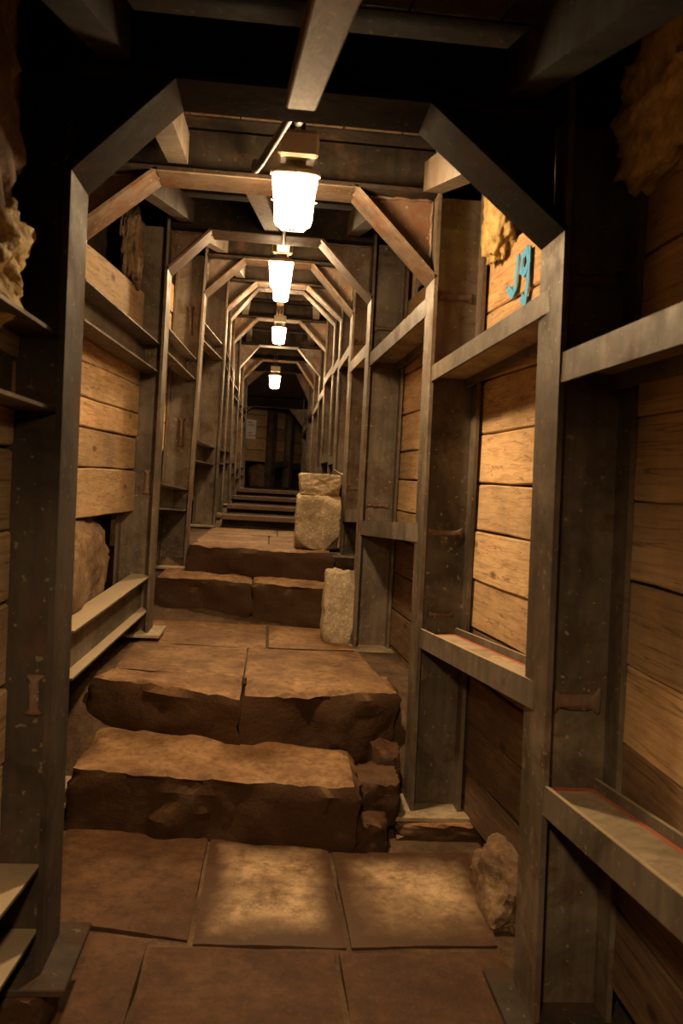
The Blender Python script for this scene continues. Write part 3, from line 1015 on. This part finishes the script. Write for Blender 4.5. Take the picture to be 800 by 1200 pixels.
for k, (c, sz, lab) in enumerate([
    ((0.55, 3.66, 0.14), (0.20, 0.30, 0.20), 'broken stone filling the right end of the lowest step'),
    ((0.50, 3.50, 0.03), (0.16, 0.26, 0.18), 'low broken stone in front of the right end of the lowest step'),
    ((0.62, 3.90, 0.16), (0.14, 0.22, 0.26), 'small dark stone wedged beside the second frame right post')]):
    tag(rock('rubble_stone', c, sz, 20 + k, DULLSLAB, amp=0.16, freq=1.8, square=0.6), lab, 'stone')
tag(rock('footing_stone', (-0.71, 2.37, 0.03), (0.36, 0.42, 0.23), 31, DULLSLAB, amp=0.1, square=0.8), 'dark footing stone under the nearest left post', 'stone')
tag(rock('footing_stone', (0.85, 3.72, 0.0), (0.45, 0.46, 0.14), 33, STEP, amp=0.08, square=0.8), 'flat footing stone under the steel plate of the second frame right post', 'stone')
tag(rock('footing_stone', (0.72, 6.72, 0.78), (0.42, 0.44, 0.36), 34, DARKEARTH, amp=0.08, square=0.85), 'dark footing stone under the fourth frame right post', 'stone')

FO = [
    ((1.02, 2.02, 2.62), (0.22, 0.66, 0.36), 'dull yellow foam lump above the planks at upper right'),
    ((0.93, 3.46, 2.74), (0.12, 0.34, 0.36), 'bright yellow foam lump beside the lit upper board on the right'),
    ((-0.80, 2.05, 2.08), (0.30, 0.40, 0.32), 'yellow foam patch by the nearest left post'),
    ((-0.80, 1.95, 2.48), (0.28, 0.60, 0.80), 'dark brown foam bulging along the upper left edge'),
    ((-0.90, 5.0, 2.90), (0.12, 0.22, 0.40), 'brown foam strip above the left planks near the third frame')]
for k, (c, sz, lab) in enumerate(FO):
    tag(rock('spray_foam', c, sz, 40 + k, FOAM if k < 3 else ROCK, amp=0.5, freq=2.2, cuts=5, soft=True), lab, 'foam')

# blue sprayed mark on the upper right board (flat paint on the plank)
top_plank = R1[10]
pc = world_loc(top_plank)


def on_board(y, z):
    y += 0.37; z += 0.24
    col = 8
    t = (y - FR[1][1]) / (FR[2][1] - FR[1][1])
    xa = FR[1][8][0] + (FR[1][7][0] - FR[1][8][0]) * 0.95 + FD
    xb = FR[2][8][0] + (FR[2][7][0] - FR[2][8][0]) * 0.95 + FD
    return Vector((xa + (xb - xa) * t - 0.011, y, z))


def stroke(mb, pts, w):
    pts = [on_board(*p) for p in pts]
    for a, b_ in zip(pts, pts[1:]):
        d = (b_ - a).normalized()
        mb.hexa(a - d * w * 0.35, b_ + d * w * 0.35, X, d.cross(X).normalized(), 0, 0.003, -w / 2, w / 2)


mb = MB()
stroke(mb, [(2.86, 2.27), (2.87, 2.15), (2.90, 2.13), (2.945, 2.16)], 0.034)
stroke(mb, [(2.74, 2.22), (2.77, 2.275), (2.81, 2.26), (2.82, 2.21), (2.78, 2.19), (2.745, 2.22)], 0.034)
stroke(mb, [(2.745, 2.27), (2.742, 2.13), (2.76, 2.07), (2.79, 2.09)], 0.036)
tag(mb.build('paint_mark', BLUE, top_plank), 'blue sprayed mark')

# end of the tunnel: the wall turns to the right, planks and posts facing us
END = [(-0.98, 18.55), (-0.12, 19.05), (0.30, 19.7), (0.72, 20.6)]
wall_back = grid_surface('wall_back', 24, 20, lambda u, v: (-1.3 + 2.7 * u, 20.2 + 0.8 * u, 0.8 + v * 3.2), DARKEARTH, 0.05, 2.0, 6, Y)
for k, (p, q) in enumerate(zip(END, END[1:])):
    a = Vector((p[0], p[1], 0)); b_ = Vector((q[0], q[1], 0))
    d = (b_ - a).normalized()
    nrm = Vector((-d.y, d.x, 0))
    for z in [1.93 + 0.27 * i for i in range(5)]:
        mb = MB()
        mb.hexa(a + Z * z, b_ + Z * z, nrm, Z, 0, 0.05, 0.005, 0.262)
        o = mb.build('plank', WOOD, wall_back, origin=(a + b_) / 2 + Z * (z + 0.13))
    mb = MB()
    hsection(mb, a + Z * 1.30 - nrm * 0.17, a + Z * 3.3 - nrm * 0.17, nrm, d, 0.18, 0.17)
    tag(mb.build('end_post', STEEL, None, origin=a + Z * 1.30),
        ['dark end wall post left of the white notice', 'end wall post right of the white notice', 'last end wall post at the bend'][k], 'post')
    if k:
        mb = MB()
        mb.hexa(a + Z * 1.86 + d * 0.02 - nrm * 0.15, b_ + Z * 1.95 - d * 0.02 - nrm * 0.15, nrm, Z, 0, 0.012, -0.07, 0.07)
        tag(mb.build('end_strut', STRUT, None, origin=a + Z * 1.86),
            ['', 'short strut across the middle of the end wall', 'short strut at the far right of the end wall'][k], 'steel strut')
tag(rock('boulder', (-0.25, 19.35, 1.55), (0.6, 0.4, 0.66), 52, ROCK, amp=0.2, cuts=4), 'dark rock under the planks of the end wall', 'rock')

a = Vector((END[0][0], END[0][1], 0)); b_ = Vector((END[1][0], END[1][1], 0))
d = (b_ - a).normalized(); nrm = Vector((-d.y, d.x, 0))
c0 = a + d * 0.40 + Z * 2.44 - nrm * 0.012
sign = thing('wall_notice', c0, 'small white notice with red lettering on the far end wall', 'sign')
mb = MB(); mb.hexa(c0, c0 + d * 0.25, nrm, Z, 0, 0.008, 0, 0.44)
mb.build('board', WHITE, sign)
mb = MB()
for row, (z, w) in enumerate(((0.36, 0.10), (0.30, 0.17), (0.12, 0.12), (0.06, 0.20))):
    x = 0.03
    while x < 0.03 + w:
        l = RNG.uniform(0.012, 0.022)
        mb.hexa(c0 + d * x - nrm * 0.001, c0 + d * (x + l) - nrm * 0.001, nrm, Z, 0, 0.002, z, z + 0.03)
        x += l + 0.007
mb.build('red_lettering', REDINK, sign)
